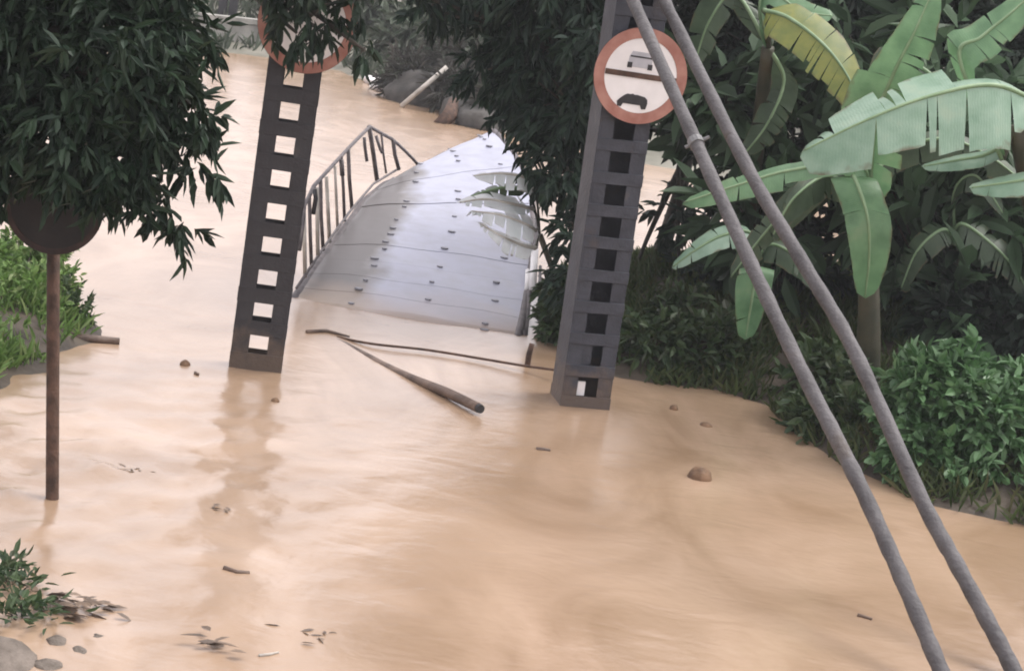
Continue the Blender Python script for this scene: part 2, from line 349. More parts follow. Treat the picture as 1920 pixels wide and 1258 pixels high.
# ------------------------------------------------------------------ bridge towers
def tower(px, py, depth, yaw, lean, H, mt, label, closed, nb, z0, proud=.013, hole=.165):
    b = G(px, py)
    e = empty('bridge_tower', b, (0, lean, yaw))
    tag(e, label, 'bridge tower', 'steel towers at the bridge entrance')
    wd, sp = .41, .2607
    fl = (wd - hole) / 2; t = .014
    for s in (-1, 1):
        mb = MB(); xo = s * wd / 2; xi = s * hole / 2
        mb.box(min(xo, xo - s * t), max(xo, xo - s * t), 0, depth, -.9, H)                       # web
        mb.box(min(xi, xo - s * t), max(xi, xo - s * t), 0, t, -.9, H)                           # front flange
        mb.box(min(xi, xo - s * t), max(xi, xo - s * t), depth - t, depth, -.9, H)
        mb.build('channel', mt, e, bevel=.003)
    me = None
    k0 = -3
    for k in range(k0, nb):
        zc = z0 + sp * (k + .5)
        if zc + .06 > H: break
        for back in (0, 1):
            if back and closed: continue
            hh = (sp - hole) / 2
            if me is None:
                o = MB().box(-wd / 2 - .0015, wd / 2 + .0015, -proud, -.0005, -hh, hh).build('batten_plate', mt, e, bevel=.003); me = o.data
            else:
                o = link('batten_plate', me, mt, e); bv = o.modifiers.new('bevel', 'BEVEL'); bv.width = .003; bv.segments = 1
            o.location = (random.uniform(-.003, .003), (depth + proud + .0005) if back else 0, zc + random.uniform(-.004, .004))
            o.rotation_euler = (0, random.uniform(-.008, .008), 0)
    for yb in ((-proud - .003, -proud - .0005), (depth + proud + .001, depth + proud + .004)):
        MB().box(-wd / 2, wd / 2, yb[0], yb[1], -.9, z0 - hole / 2).build('base_plate', mt, e)
    if closed:
        MB().box(-wd / 2 + t + .002, wd / 2 - t - .002, depth - t - .012, depth - t - .002, -.9, H).build('back_plate', mt, e)
        # pale panel and steel insert in the two lowest gaps
        MB().box(-hole / 2 + .003, -.012, .03, .05, z0 - .085, z0 + .03).build('pale_panel', M['white'], e)
        MB().box(-hole / 2 - .01, .0, .016, .028, z0 + sp - .1, z0 + sp + .1).build('insert_plate', mt, e)
    MB().box(-wd / 2 - .05, wd / 2 + .05, -.05, depth + .05, H + .001, H + .03).build('cap_plate', mt, e, bevel=.004)
    for s in (-1, 1): MB().box(s * .16 - .05, s * .16 + .05, -.02, depth + .02, H + .031, H + .12).build('cable_saddle', mt, e, bevel=.008)
    return e
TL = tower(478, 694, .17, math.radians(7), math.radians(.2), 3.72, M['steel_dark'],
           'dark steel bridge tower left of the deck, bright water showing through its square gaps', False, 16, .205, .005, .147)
TR = tower(1096, 764, .36, math.radians(13), math.radians(-1.4), 3.75, M['steel_grey'],
           'grey steel bridge tower right of the deck, with dark closed square gaps', True, 16, .175)

# ------------------------------------------------------------------ round signs
def disc(r0, r1, y, z=0, x=0, n=56, th=.004):
    mb = MB(); v = []; f = []
    for yy in (y, y + th):
        for rr in (r0, r1):
            for j in range(n):
                a = 2 * math.pi * j / n; v.append((x + rr * math.cos(a), yy, z + rr * math.sin(a)))
    for j in range(n):
        k = (j + 1) % n
        f += [(j, k, n + k, n + j), (2 * n + j, 3 * n + j, 3 * n + k, 2 * n + k), (n + j, n + k, 3 * n + k, 3 * n + j), (j, 2 * n + j, 2 * n + k, k)]
    return mb.add(v, f)
def prism(poly, y0, y1):
    n = len(poly); mb = MB()
    v = [(x, y0, z) for x, z in poly] + [(x, y1, z) for x, z in poly]
    f = [tuple(range(n)), tuple(range(2 * n - 1, n - 1, -1))] + [(i, n + i, n + (i + 1) % n, (i + 1) % n) for i in range(n)]
    return mb.add(v, f)
def solid_disc(r, y0, y1, n=56):
    return prism([(r * math.cos(2 * math.pi * j / n), r * math.sin(2 * math.pi * j / n)) for j in range(n)], y0, y1)
def round_sign(loc, rot, label, icons):
    e = empty('round_traffic_sign', loc, rot); tag(e, label, 'traffic sign', 'red ringed signs on the bridge towers')
    RO, RI = .372, .288
    solid_disc(RO, 0, .006).build('backing_plate', M['signback'], e)
    solid_disc(RI - .001, -.003, -.0005).build('white_face', M['white'], e)
    disc(RI, RO - .002, -.006).build('red_ring', M['red'], e)
    for s in (-1, 1):
        MB().box(-.2, .2, .007, .03, s * .2 - .02, s * .2 + .02).build('bracket', M['rail'], e)
    if icons:
        MB().box(-RI + .004, RI - .004, -.011, -.0065, -.02, .022).build('cross_bar', M['rust'], e)
        car = prism([(-.165, -.15), (-.155, -.2), (-.115, -.205), (-.095, -.165), (.095, -.165), (.115, -.205), (.16, -.2), (.172, -.14), (.165, -.095),
                     (.135, -.072), (.05, -.058), (.02, -.062), (0, -.052), (-.03, -.06), (-.06, -.058), (-.09, -.075), (-.13, -.11)], -.008, -.0035)
        # placed a little low and to the left of the middle, as printed
        c = car.build('car_symbol', M['black'], e); c.location = (-.035, 0, -.105); c.scale = (.72, 1, .72)
        tr = prism([(-.11, .06), (-.11, .15), (-.085, .2), (.085, .2), (.11, .15), (.11, .06)], -.0055, -.0035)
        t = tr.build('truck_symbol', M['greyprint'], e); t.scale = (.85, 1, .85); t.location = (-.02, 0, .01)
        for s in (-1, 1): MB().box(s * .095 - .022, s * .095 + .022, -.0075, -.0058, .05, .10).build('wheel_mark', M['black'], t)
        MB().box(-.1, .1, -.0075, -.0058, .148, .162).build('windscreen_mark', M['black'], t)
    return e
round_sign(W(577, 45, 14.04), (0, 0, math.radians(7)), 'faded red ringed round sign on left dark tower, half hidden by hanging leaves', False)
round_sign(W(1201, 143, 14.52), (0, math.radians(.3), math.radians(12)), 'red ringed round sign on right tower with black car below cross bar', True)

# sign on its own leaning post, left foreground
pb = G(98, 932); ptop = W(101, 300, 10.42)
e = empty('post_sign', pb); tag(e, 'dark round sign on thin rusty leaning post in left foreground, leaves over its disc', 'traffic sign')
MB().tube([Vector((0, 0, -.7)), Vector((0, 0, 0)), (ptop - pb) * .5, ptop - pb], [.038, .038, .037, .037], 14).build('post', M['rust'], e, True)
dc = W(101, 384, 10.36) - pb
s = solid_disc(.285, 0, .005).build('disc', M['signback'], e); s.location = dc; s.rotation_euler = (0, math.radians(-4), 0)
s2 = disc(.25, .283, -.004).build('rim_band', M['rimdark'], e); s2.location = dc; s2.rotation_euler = (0, math.radians(-4), 0)

# ------------------------------------------------------------------ cables
def cable(pts, ya, yb, r, label, clamps):
    py0, py1 = pts[0][1], pts[-1][1]
    P = []
    for (x, y) in pts:
        t = (y - py0) / (py1 - py0); Y = 1 / ((1 - t) / ya + t / yb); P.append(W(x, y, Y))
    o = P[-1]
    e = empty('bridge_cable', o); tag(e, label, 'cable', 'thick cables running down from the right tower')
    path = [p - o for p in smoothpath(P, 10)]
    MB().tube(path, [r * (1 + .05 * math.sin(i * 1.7) + random.uniform(-.03, .03)) for i in range(len(path))], 14, .02).build('sleeve', M['cable'], e, True)
    for c in clamps:
        i = min(range(len(path)), key=lambda k: abs((path[k] + o - W(c[0], c[1], (path[k] + o).y)).length))
        d = (path[min(i + 1, len(path) - 1)] - path[i - 1]).normalized()
        mb = MB().tube([path[i] - d * .03, path[i] - d * .028, path[i] + d * .028, path[i] + d * .03], [r * 1.02, r * (1.2 if c[2] else 1.09), r * (1.2 if c[2] else 1.09), r * 1.02], 14)
        if c[2]:
            side = d.cross(Vector((0, 1, 0))).normalized()
            mb.tube([path[i] + side * r * 1.1, path[i] + side * (r * 1.1 + .05)], .013, 8); mb.tube([path[i] - side * r * 1.1, path[i] - side * (r * 1.1 + .03)], .013, 8)
        mb.build('clamp', M['clamp'] if c[2] else M['cable'], e)
    return e
cable([(1160, -60), (1197, 25), (1305, 268), (1400, 478), (1500, 688), (1610, 905), (1690, 1082), (1765, 1258), (1806, 1350)], 14.55, 9.35, .047,
      'thick grey bridge cable crossing in front of the red sign, nearer the water', [(1309, 277, True)])
cable([(1216, -60), (1257, 25), (1400, 312), (1498, 480), (1600, 655), (1725, 930), (1795, 1060), (1866, 1190), (1915, 1285)], 14.75, 9.85, .047,
      'thick grey bridge cable passing right of the red sign, nearer the banana plants', [])

# ------------------------------------------------------------------ bridge deck
def deck():
    L = [G(526, 600, -.22), W(550, 560, 17), W(600, 489, 18.1), W(655, 412, 19.6), W(697, 360, 21), W(738, 330, 22.5), Vector((-1.85, 24.4, .2)), Vector((-2.1, 27, -.5))]
    R = [G(955, 675, -.22), W(968, 628, 17), W(985, 540, 18.3), W(997, 440, 20), W(985, 330, 22.2), W(927, 246, 24.3), Vector((-.75, 26.3, .55)), Vector((-1.0, 29, -.4))]
    n = 6
    l = smoothpath(L, n); r = smoothpath(R, n)
    o = Vector((-1, 17, 0))
    e = empty('bridge_deck', o); tag(e, 'pale grey steel footbridge deck sinking twisted into the brown flood', 'bridge deck')
    def S(i, t):
        i = max(0, min(len(l) - 1.001, i)); k = int(i); f = i - k
        a = l[k].lerp(l[k + 1], f); b = r[k].lerp(r[k + 1], f)
        p = a.lerp(b, t)
        p.z += .02 * math.sin(math.pi * t) - .03 * max(0, 1 - t / .2) + .014 * math.sin(i * .9 + t * 5) * math.sin(t * 9 + i * .37)   # dents
        return p - o
    boltme = None
    N = 20; step = (len(l) - 1) / N
    for q in range(N):
        i0 = q * step; i1 = (q + 1) * step - .006
        dz = random.uniform(-.003, .003); tl = random.uniform(-.002, .002)
        v = []; f = []; nt_ = 12
        for a, ii in enumerate((i0, (i0 + i1) / 2, i1)):
            for j in range(nt_ + 1):
                p = S(ii, j / nt_); p.z += dz + tl * (a - 1); v.append(p)
        k = nt_ + 1
        top = [p.copy() for p in v]; tf = []
        v += [p - Vector((0, 0, .012)) for p in v[:3 * k]]
        for a in range(2):
            for j in range(nt_):
                tf.append((a * k + j, a * k + j + 1, (a + 1) * k + j + 1, (a + 1) * k + j)); f.append(tuple(3 * k + x for x in (a * k + j, (a + 1) * k + j, (a + 1) * k + j + 1, a * k + j + 1)))
        for j in range(nt_):
            f.append((j, 3 * k + j, 3 * k + j + 1, j + 1)); f.append((2 * k + j, 2 * k + j + 1, 5 * k + j + 1, 5 * k + j))
        for a in range(2):
            f.append((a * k, (a + 1) * k, 3 * k + (a + 1) * k, 3 * k + a * k)); f.append((a * k + nt_, 3 * k + a * k + nt_, 3 * k + (a + 1) * k + nt_, (a + 1) * k + nt_))
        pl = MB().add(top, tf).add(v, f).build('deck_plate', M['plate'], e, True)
        ul = pl.data.uv_layers.new(name='UVMap')
        for lp in pl.data.loops:
            vi = lp.vertex_index % (3 * k); ul.data[lp.index].uv = ((vi % k) / nt_, (i0 + (i1 - i0) * (vi // k) / 2) / 8)
        for t in (.255, .56, .86):
            for ii in ((i0 * .82 + i1 * .18), (i0 * .25 + i1 * .75)):
                if random.random() < .42: continue
                p = S(ii, t + random.uniform(-.012, .012)); p.z += dz - .002
                if boltme is None:
                    bo = prism([(.034 * math.cos(j * math.pi / 4), .034 * math.sin(j * math.pi / 4)) for j in range(8)], 0, -.022).build('bolt', M['bolt'], pl)
                    bo.data.transform(Matrix.Rotation(math.radians(90), 4, 'X')); 
                    boltme = bo.data
                    zz = [vv.co.z for vv in boltme.vertices]
                    boltme.transform(Matrix.Translation((0, 0, -min(zz))))
                else: bo = link('bolt', boltme, M['bolt'], pl)
                bo.location = p; s_ = random.uniform(.6, 1.15); bo.scale = (s_ * 1.15, s_, .7)
    # edge beams and cross beams
    for t, nm in ((-.008, 'edge_beam'), (1.008, 'edge_beam')):
        path = [S(i * .5, t) - Vector((0, 0, .03)) for i in range(2 * (len(l) - 1))]
        MB().tube(path, .045, 8).build(nm, M['rail'], e, True)
    cm = None
    for q in range(1, N):
        path = [S(q * step - .02, j / 8) - Vector((0, 0, .075)) for j in range(9)]
        MB().tube(path, .05, 6).build('cross_beam', M['steel_dark'], e)
    return e
deck()

# railings, each a thing of its own bolted to the deck edge
def railing(name, top, posts, r, label, extra=(), low=None):
    o = Vector(posts[0][1]); e = empty(name, o); tag(e, label, 'railing', 'railings of the bridge')
    MB().tube([p - o for p in (smoothpath(top, 5) if len(top) < 6 else [q.lerp(top[i + 1], t) + Vector((random.uniform(-.008, .008), 0, random.uniform(-.008, .008))) for i, q in enumerate(top[:-1]) for t in (0, .5)] + [top[-1]])], r, 8).build('top_rail', M['rail'], e, True)
    if low: MB().tube([p - o for p in low], r * .7, 7).build('lower_rail', M['rail'], e, True)
    for a, b, rr in posts: MB().tube([Vector(a) - o, (Vector(a) + Vector(b)) / 2 - o + Vector((random.uniform(-.015, .015), 0, 0)), Vector(b) - o], rr, 8).build('post', M['rail'], e, True)
    for pts, rr, m_ in extra: MB().tube([Vector(p) - o for p in pts], rr, 6).build('hanging_bar', M[m_], e, True)
    return e
railing('bent_railing', [W(562, 470, 17.0), W(572, 385, 17.3), W(590, 348, 17.8), W(640, 292, 19.5), W(692, 237, 21), W(735, 262, 22), W(762, 285, 22.8), W(787, 313, 23.4)],
        [(W(692, 237, 21), W(707, 338, 21.4), .026), (W(653, 280, 19.8), W(660, 392, 19.9), .022), (W(640, 293, 19.4), W(646, 415, 19.5), .018),
         (W(601, 338, 18.1), W(606, 470, 18.2), .02), (W(580, 368, 17.5), W(584, 500, 17.7), .018), (W(737, 263, 22), W(748, 318, 22.2), .024), (W(715, 250, 21.5), W(724, 325, 21.6), .014)],
        .020, 'bent rusty railing rising to a peak along the left deck edge',
        [([W(683, 258, 20.8), W(684, 275, 20.8), W(688, 303, 20.8)], .02, 'rail'), ([W(705, 255, 21.2), W(713, 280, 21.2), W(717, 288, 21.2)], .02, 'rail'),
         ([W(640, 300, 19.3), W(642, 330, 19.3)], .026, 'rail'), ([W(590, 355, 17.6), W(592, 372, 17.6), W(587, 402, 17.6)], .022, 'steel_dark'),
         ([W(612, 332, 18.6), W(618, 455, 18.7)], .02, 'palewood'), ([W(570, 400, 17.25), W(572, 520, 17.4)], .02, 'palewood'), ([W(628, 312, 19.0), W(633, 430, 19.2)], .016, 'palewood'), ([W(594, 352, 17.8), W(596, 480, 17.9)], .02, 'palewood')],
        [W(556, 540, 17.0), W(600, 474, 18.0), W(655, 398, 19.5), W(700, 345, 21.1), W(745, 318, 22.3)])
railing('broken_railing', [W(1009, 408, 20.2), W(1003, 470, 19.2), W(993, 545, 18.2), W(984, 632, 17.1)],
        [(W(984, 622, 17.1), W(981, 655, 16.95), .03), (W(999, 480, 19), W(996, 548, 18.6), .026), (W(1007, 425, 20), W(1004, 470, 19.6), .026)],
        .028, 'dark broken railing with a pale pipe at the right deck edge',
        [([W(1003, 470, 19.0), W(998, 543, 18.15)], .042, 'white'), ([W(990, 508, 18.6), W(988, 546, 18.2)], .03, 'white'), ([W(1013, 500, 18.6), W(1010, 600, 17.4)], .018, 'rail')])
o = G(989, 684); e = MB().tube([(0, 0, -.5), (0, 0, .1), (.01, 0, .19)], [.026, .026, .024], 10).build('rusty_post', M['rust'], None, True); e.location = o
tag(e, 'short rusty post standing in the water beside the right tower', 'post')

# ------------------------------------------------------------------ fallen pole and rope in the water
a = G(560, 612, -.075); b = G(897, 766, .05)
e = empty('fallen_pole', G(740, 690)); o = e.location
path = [a.lerp(b, t) - o + Vector((0, 0, .012 * math.sin(t * 9))) for t in [i / 12 for i in range(13)]]
MB().tube(path, [.044 - .0006 * i - .003 * math.sin(i) for i in range(13)], 12, .04).build('shaft', M['wood'], e, True)
d = (path[-1] - path[-2]).normalized()
MB().tube([path[-1], path[-1] + d * .035], [.037, .034], 12).build('cut_end', M['black'], e)
for q in ([(575, 622), (612, 620), (655, 631)],):
    MB().tube([G(x, y, .015) - o for x, y in q], [.018, .016, .008], 7).build('side_branch', M['wood'], e, True)
tag(e, 'fallen round wooden pole lying half sunk in the water between the towers', 'pole')
e = empty('slack_rope', G(800, 656)); o = e.location
MB().tube(smoothpath([G(632, 632, .0) - o, G(700, 645, .03) - o, G(800, 656, .03) - o, G(900, 672, .03) - o, G(985, 686, .05) - o, G(1046, 694, .10) - o], 5), .0115, 7).build('strand', M['rust'], e, True)
tag(e, 'thin dark rope stretched over the water to the right tower', 'rope')

# ------------------------------------------------------------------ foliage
def leaves(name, P, D, Ln, Wd, m, parent, seed, fold=.12, droop=.18, flat=0.0):
    g = np.random.default_rng(seed); n = len(P)
    D = D / np.linalg.norm(D, axis=1, keepdims=True)
    up = np.array([0, 0, 1.]) + g.normal(0, .55, (n, 3)) * (1 - flat)
    S = np.cross(D, up); S /= np.linalg.norm(S, axis=1, keepdims=True) + 1e-9
    N = np.cross(S, D)
    Ln = Ln[:, None]; Wd = Wd[:, None]
    v = np.stack([P, P + D * Ln * .28 + S * Wd * .46 + N * Wd * fold, P + D * Ln * .64 + S * Wd * .42 + N * (Wd * fold - Ln * droop * .35),
                  P + D * Ln - N * Ln * droop, P + D * Ln * .64 - S * Wd * .42 + N * (Wd * fold - Ln * droop * .35), P + D * Ln * .28 - S * Wd * .46 + N * Wd * fold], 1).reshape(-1, 3)
    i = np.arange(n)[:, None] * 6
    f = np.concatenate([i + np.array([[0, 3, 2, 1]]), i + np.array([[0, 5, 4, 3]])], 1).reshape(-1, 4)
    return npmesh(name, v, f, m, parent)
def crown_points(blobs, n, g, shell=.45):
    wts = np.array([b[3] * b[4] * b[5] for b in blobs]) ** .8; wts /= wts.sum()
    k = g.choice(len(blobs), n, p=wts); B = np.array([b[:6] for b in blobs])[k]
    d = g.normal(size=(n, 3)); d /= np.linalg.norm(d, axis=1, keepdims=True)
    r = g.uniform(0, 1, n) ** shell
    # uneven outline
    r = r * (1 + .18 * np.sin(d[:, 0] * 7 + k * 3) * np.sin(d[:, 2] * 8 + k) + g.normal(0, .05, n))
    return B[:, :3] + d * r[:, None] * B[:, 3:6], d
def foliage(blobs, ntw, per, Ln, Wd, m, parent, org, seed, hang=.4, spread=.8, name='crown', shell=.45, keep=None, droop=.18):
    g = np.random.default_rng(seed)
    T, A = crown_points(blobs, ntw, g, shell)
    if keep is not None:
        kk = keep(T); T = T[kk]; A = A[kk]; ntw = len(T)
    A = A * .7 + g.normal(0, .45, (ntw, 3)); A[:, 2] -= hang; A /= np.linalg.norm(A, axis=1, keepdims=True)
    tl = g.uniform(.5, 1.1, ntw) * Ln * 1.4
    R = np.repeat(np.arange(ntw), per); u = g.uniform(0, 1, len(R))
    P = T[R] + A[R] * (u * tl[R])[:, None]
    D = A[R] + g.normal(0, spread, (len(R), 3)) * .6; D[:, 2] -= hang * .5
    L = Ln * g.uniform(.4, 1.3, len(R)); Wv = Wd * g.uniform(.75, 1.2, len(R))
    return leaves(name, P - np.array(org), D, L, Wv, m, parent, seed + 1, droop=droop), T
def blob(px, py, Y, rpx, rY=None, rpy=None):
    c = W(px, py, Y); s = Y / FPX
    return (c.x, c.y, c.z, rpx * s, rY or rpx * s, (rpy or rpx) * s)
def tree(name, base, top, blobs, r0, ntw, per, Ln, Wd, m, label, seed, group=None, bark='bark', hang=.4, shell=.45, limbs=None, twigs=60, keep=None, droop=.18):
    base = Vector(base); e = empty(name, base); tag(e, label, 'tree', group)
    top = Vector(top) - base
    mid = top * .5 + Vector((random.uniform(-.12, .12), random.uniform(-.12, .12), 0))
    path = smoothpath([Vector((0, 0, -.5)), Vector((0, 0, 0)), mid, top], 5)
    k = len(path)
    MB().tube(path, [r0 * (1.25 if i < 4 else 1) * (1 - .5 * i / k) for i in range(k)], 10, .05).build('trunk', M[bark], e, True)
    o, T = foliage(blobs, ntw, per, Ln, Wd, m, e, base, seed, hang, shell=shell, keep=keep, droop=droop)
    lb = MB()
    for b in (limbs or blobs):
        c = Vector(b[:3]) - base
        st = path[-1] if c.z > top.z * .8 else path[int(k * .7)]
        md = st.lerp(c, .5) + Vector((random.uniform(-.1, .1), random.uniform(-.1, .1), .12))
        pp = smoothpath([st, md, c], 5)
        MB().tube(pp, [max(.008, r0 * .42 * (1 - .85 * i / len(pp))) for i in range(len(pp))], 7, .05).build('limb', M[bark], e, True)
    tw = MB(); g = random.Random(seed)
    for i in range(min(twigs, len(T))):
        t = Vector(T[g.randrange(len(T))]) - base
        c = min((Vector(b[:3]) - base for b in blobs), key=lambda q: (q - t).length)
        tw.tube([c.lerp(t, .15), c.lerp(t, .6) + Vector((0, 0, .03)), t], [.012, .008, .004], 4)
    if twigs: tag(tw.build('twigs', M[bark], e), kind='stuff')
    return e

# left foreground tree (its trunk stands on the left bank, outside the view)
LB = [blob(60, 110, 9.7, 150, .55), blob(220, 90, 9.6, 120, .5), blob(150, 240, 9.6, 120, .5), blob(290, 180, 9.6, 85, .4), blob(250, 285, 9.6, 78, .35),
      blob(10, 260, 9.5, 90, .4), blob(300, 365, 9.7, 40, .2), blob(372, 205, 9.65, 38, .15), blob(352, 290, 9.7, 36, .15), blob(310, 50, 9.8, 70, .4), blob(150, 305, 9.5, 55, .3), blob(404, 222, 9.65, 36, .18), blob(388, 312, 9.7, 36, .18, 22), blob(340, 425, 9.7, 26, .1, 12),
      blob(-120, 40, 9.8, 180, .8), blob(-140, 220, 9.6, 140, .6), blob(60, -90, 9.9, 200, .8), blob(270, -90, 10, 110, .6), blob(-250, -60, 9.9, 240, 1.0), blob(215, 335, 9.55, 52, .25), blob(286, 455, 9.7, 10, .05, 30), blob(350, 415, 9.7, 26, .1, 12)]
lx, ly = -4.35, 10.2
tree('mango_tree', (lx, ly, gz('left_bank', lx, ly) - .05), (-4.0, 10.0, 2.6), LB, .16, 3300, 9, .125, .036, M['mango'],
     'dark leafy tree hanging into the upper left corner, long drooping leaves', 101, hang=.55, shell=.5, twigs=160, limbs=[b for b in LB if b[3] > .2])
# tree over the right end of the deck
CB = [blob(955, 50, 18.0, 80, .6), blob(1030, 90, 17.8, 105, .8), blob(1070, 200, 17.4, 85, .6), blob(985, 180, 18, 62, .5), blob(1060, 320, 17.2, 62, .5), blob(1040, 280, 17.6, 48, .4),
      blob(1080, 430, 17, 45, .4), blob(1078, 520, 16.8, 36, .3), blob(930, -110, 18, 150, 1.0), blob(1060, -60, 17.6, 150, 1.0), blob(812, 0, 17.5, 36, .2, 60), blob(848, 30, 17.6, 18, .1, 40), blob(775, -10, 17.4, 12, .1, 50),
      blob(1120, 90, 16.8, 80, .5), blob(915, 130, 18.2, 36, .3), blob(1100, -180, 17.6, 200, 1.2)]
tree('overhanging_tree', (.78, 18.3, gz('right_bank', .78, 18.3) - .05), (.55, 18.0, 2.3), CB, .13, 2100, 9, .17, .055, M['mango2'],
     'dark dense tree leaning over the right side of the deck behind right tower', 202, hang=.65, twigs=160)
# hanging spray in front of the left sign: a branch of a tree that stands behind the left tower's bank
HB = [blob(585, 30, 13.55, 46, .14, 40), blob(520, 20, 13.6, 18, .1, 40), blob(556, 62, 13.6, 13, .08, 26), blob(612, 66, 13.6, 12, .08, 22), blob(560, -90, 13.6, 80, .4), blob(672, 0, 13.6, 12, .1, 50), blob(684, 95, 13.5, 7, .05, 30), blob(700, -90, 13.7, 50, .3)]
hx, hy = -4.6, 15.2
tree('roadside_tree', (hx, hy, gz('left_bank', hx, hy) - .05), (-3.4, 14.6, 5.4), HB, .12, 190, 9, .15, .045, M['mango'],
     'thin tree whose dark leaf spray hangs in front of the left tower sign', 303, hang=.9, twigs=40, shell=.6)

# trees behind the banana plants
def bt(px, Y, base_x, blobs, n, label, seed, Ln=.16, Wd=.07, r0=.11, mm='back'):
    by = Y + .2
    tree('background_tree', (base_x, by, gz('right_bank', base_x, by) - .05), (base_x + random.uniform(-.2, .2), by, 2.4), blobs, r0, n, 9, Ln, Wd, M[mm], label, seed,
         'trees standing behind the banana plants', hang=.35, twigs=70, shell=.6)
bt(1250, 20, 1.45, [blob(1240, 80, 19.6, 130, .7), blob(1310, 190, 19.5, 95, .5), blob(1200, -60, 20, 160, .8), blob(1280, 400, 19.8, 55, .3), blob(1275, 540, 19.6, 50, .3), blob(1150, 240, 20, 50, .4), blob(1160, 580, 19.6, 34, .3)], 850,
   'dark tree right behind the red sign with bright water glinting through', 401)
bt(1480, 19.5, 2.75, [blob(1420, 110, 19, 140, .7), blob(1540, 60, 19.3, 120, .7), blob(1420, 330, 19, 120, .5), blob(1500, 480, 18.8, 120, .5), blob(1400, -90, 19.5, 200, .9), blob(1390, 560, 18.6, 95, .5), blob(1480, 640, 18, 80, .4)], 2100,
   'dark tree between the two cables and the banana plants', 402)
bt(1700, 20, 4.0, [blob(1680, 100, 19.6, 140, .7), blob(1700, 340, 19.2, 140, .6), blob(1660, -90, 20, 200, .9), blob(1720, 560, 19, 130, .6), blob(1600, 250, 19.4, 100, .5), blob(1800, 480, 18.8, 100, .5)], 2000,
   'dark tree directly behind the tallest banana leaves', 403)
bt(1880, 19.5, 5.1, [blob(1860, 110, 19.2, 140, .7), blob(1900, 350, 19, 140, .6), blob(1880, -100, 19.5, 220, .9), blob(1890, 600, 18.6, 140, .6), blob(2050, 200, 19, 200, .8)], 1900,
   'dark tree at the right edge behind the pale banana leaf', 404)

# ------------------------------------------------------------------ banana plants
def banana_leaf(parent, org, mid, up, dn, m, seed, n=26, tear=.5, tipw=.4, rib='rib'):
    g = random.Random(seed)
    P = smoothpath([W(*q) for q in mid], 8); K = len(P)
    cum = [0]
    for i in range(1, K): cum.append(cum[-1] + (P[i] - P[i - 1]).length)
    def at(t):
        s = t * cum[-1]
        for i in range(1, K):
            if cum[i] >= s - 1e-9: return P[i - 1].lerp(P[i], (s - cum[i - 1]) / max(1e-9, cum[i] - cum[i - 1]))
        return P[-1]
    mm = mid[len(mid) // 2]
    def off(d): return W(mm[0] + d[0], mm[1] + d[1], mm[2] + d[2]) - W(*mm)
    prof = lambda t: max(.0, min(1, (t / .16)) ** .6 * (max(0, 1 - t) / .42) ** tipw if t > .58 else min(1, (t / .16)) ** .6)
    v = []; f = []; uv = []
    for sgn, d in ((1, off(up)), (-1, off(dn))):
        i = 0
        while i < n:
            j = min(n, i + g.choice((1, 2, 3, 5, 8) if tear > .3 else (9, 13)))
            lag = d.length * g.uniform(-.14, .22) * tear; sh = g.uniform(.72, 1.05) if tear > .3 else g.uniform(.96, 1.02)
            base = len(v)
            for a in range(i, j + 1):
                t = a / n; p = at(t); tan = (at(min(1, t + .02)) - at(max(0, t - .02))).normalized()
                wd = prof(t)
                edge_in = (.02 if a in (i, j) else 0) * tear
                for c in range(5):
                    s = c / 4
                    q = p + d * (wd * s * sh) + tan * (s * .12 * d.length) + Vector((0, 0, -1)) * (s * s * (.10 * d.length * wd + lag))
                    q += tan * ((edge_in * s) * (1 if a == i else -1) * 1.0)
                    q += Vector((0, -.010, 0)) * math.sin(a * 2.3 + c) * s
                    v.append(q - org); uv.append((t * 3, s))
            for a in range(j - i):
                for c in range(4):
                    k = base + a * 5 + c
                    f.append((k, k + 5, k + 6, k + 1) if sgn > 0 else (k, k + 1, k + 6, k + 5))
            i = j
    me = bpy.data.meshes.new('leaf'); me.from_pydata([tuple(q) for q in v], [], f)
    ul = me.uv_layers.new(name='UVMap')
    for lp in me.loops: ul.data[lp.index].uv = uv[lp.vertex_index]
    for p in me.polygons: p.use_smooth = True
    lo = link('leaf', me, m, parent)
    MB().tube([q - org for q in P], [.02 * (1 - .85 * i / K) + .003 for i in range(K)], 6).build('midrib', M[rib], lo, True)
    return lo
def banana(base, top, r, label, lv, seed):
    base = Vector(base); e = empty('banana_plant', base); tag(e, label, 'banana plant', 'banana plants on the right bank')
    top = Vector(top)
    pth = smoothpath([Vector((0, 0, -.4)), Vector((0, 0, 0)), (top - base) * .5 + Vector((.03, 0, 0)), top - base], 5); k = len(pth)
    MB().tube(pth, [r * (1.15 - .6 * i / k) for i in range(k)], 12, .03).build('stem', M['stem'], e, True)
    for i, (mid, up, dn, mt, tear) in enumerate(lv):
        banana_leaf(e, base, mid, up, dn, M[mt], seed + i, tear=tear)
        st = W(*mid[0]); tp = top
        if (st - tp).length > .05:
            MB().tube([q - base for q in smoothpath([tp, tp.lerp(st, .5) + Vector((0, 0, .1)), st], 4)], [.03] * 4 + [.026] * 4 + [.022], 7).build('leaf_stalk', M['stem'], e, True)
    return e
b1 = G(1632, 770, .28)
b1y = 15.6; b1 = W(1625, 735, b1y); b1.z = gz('right_bank', b1.x, b1.y) - .03
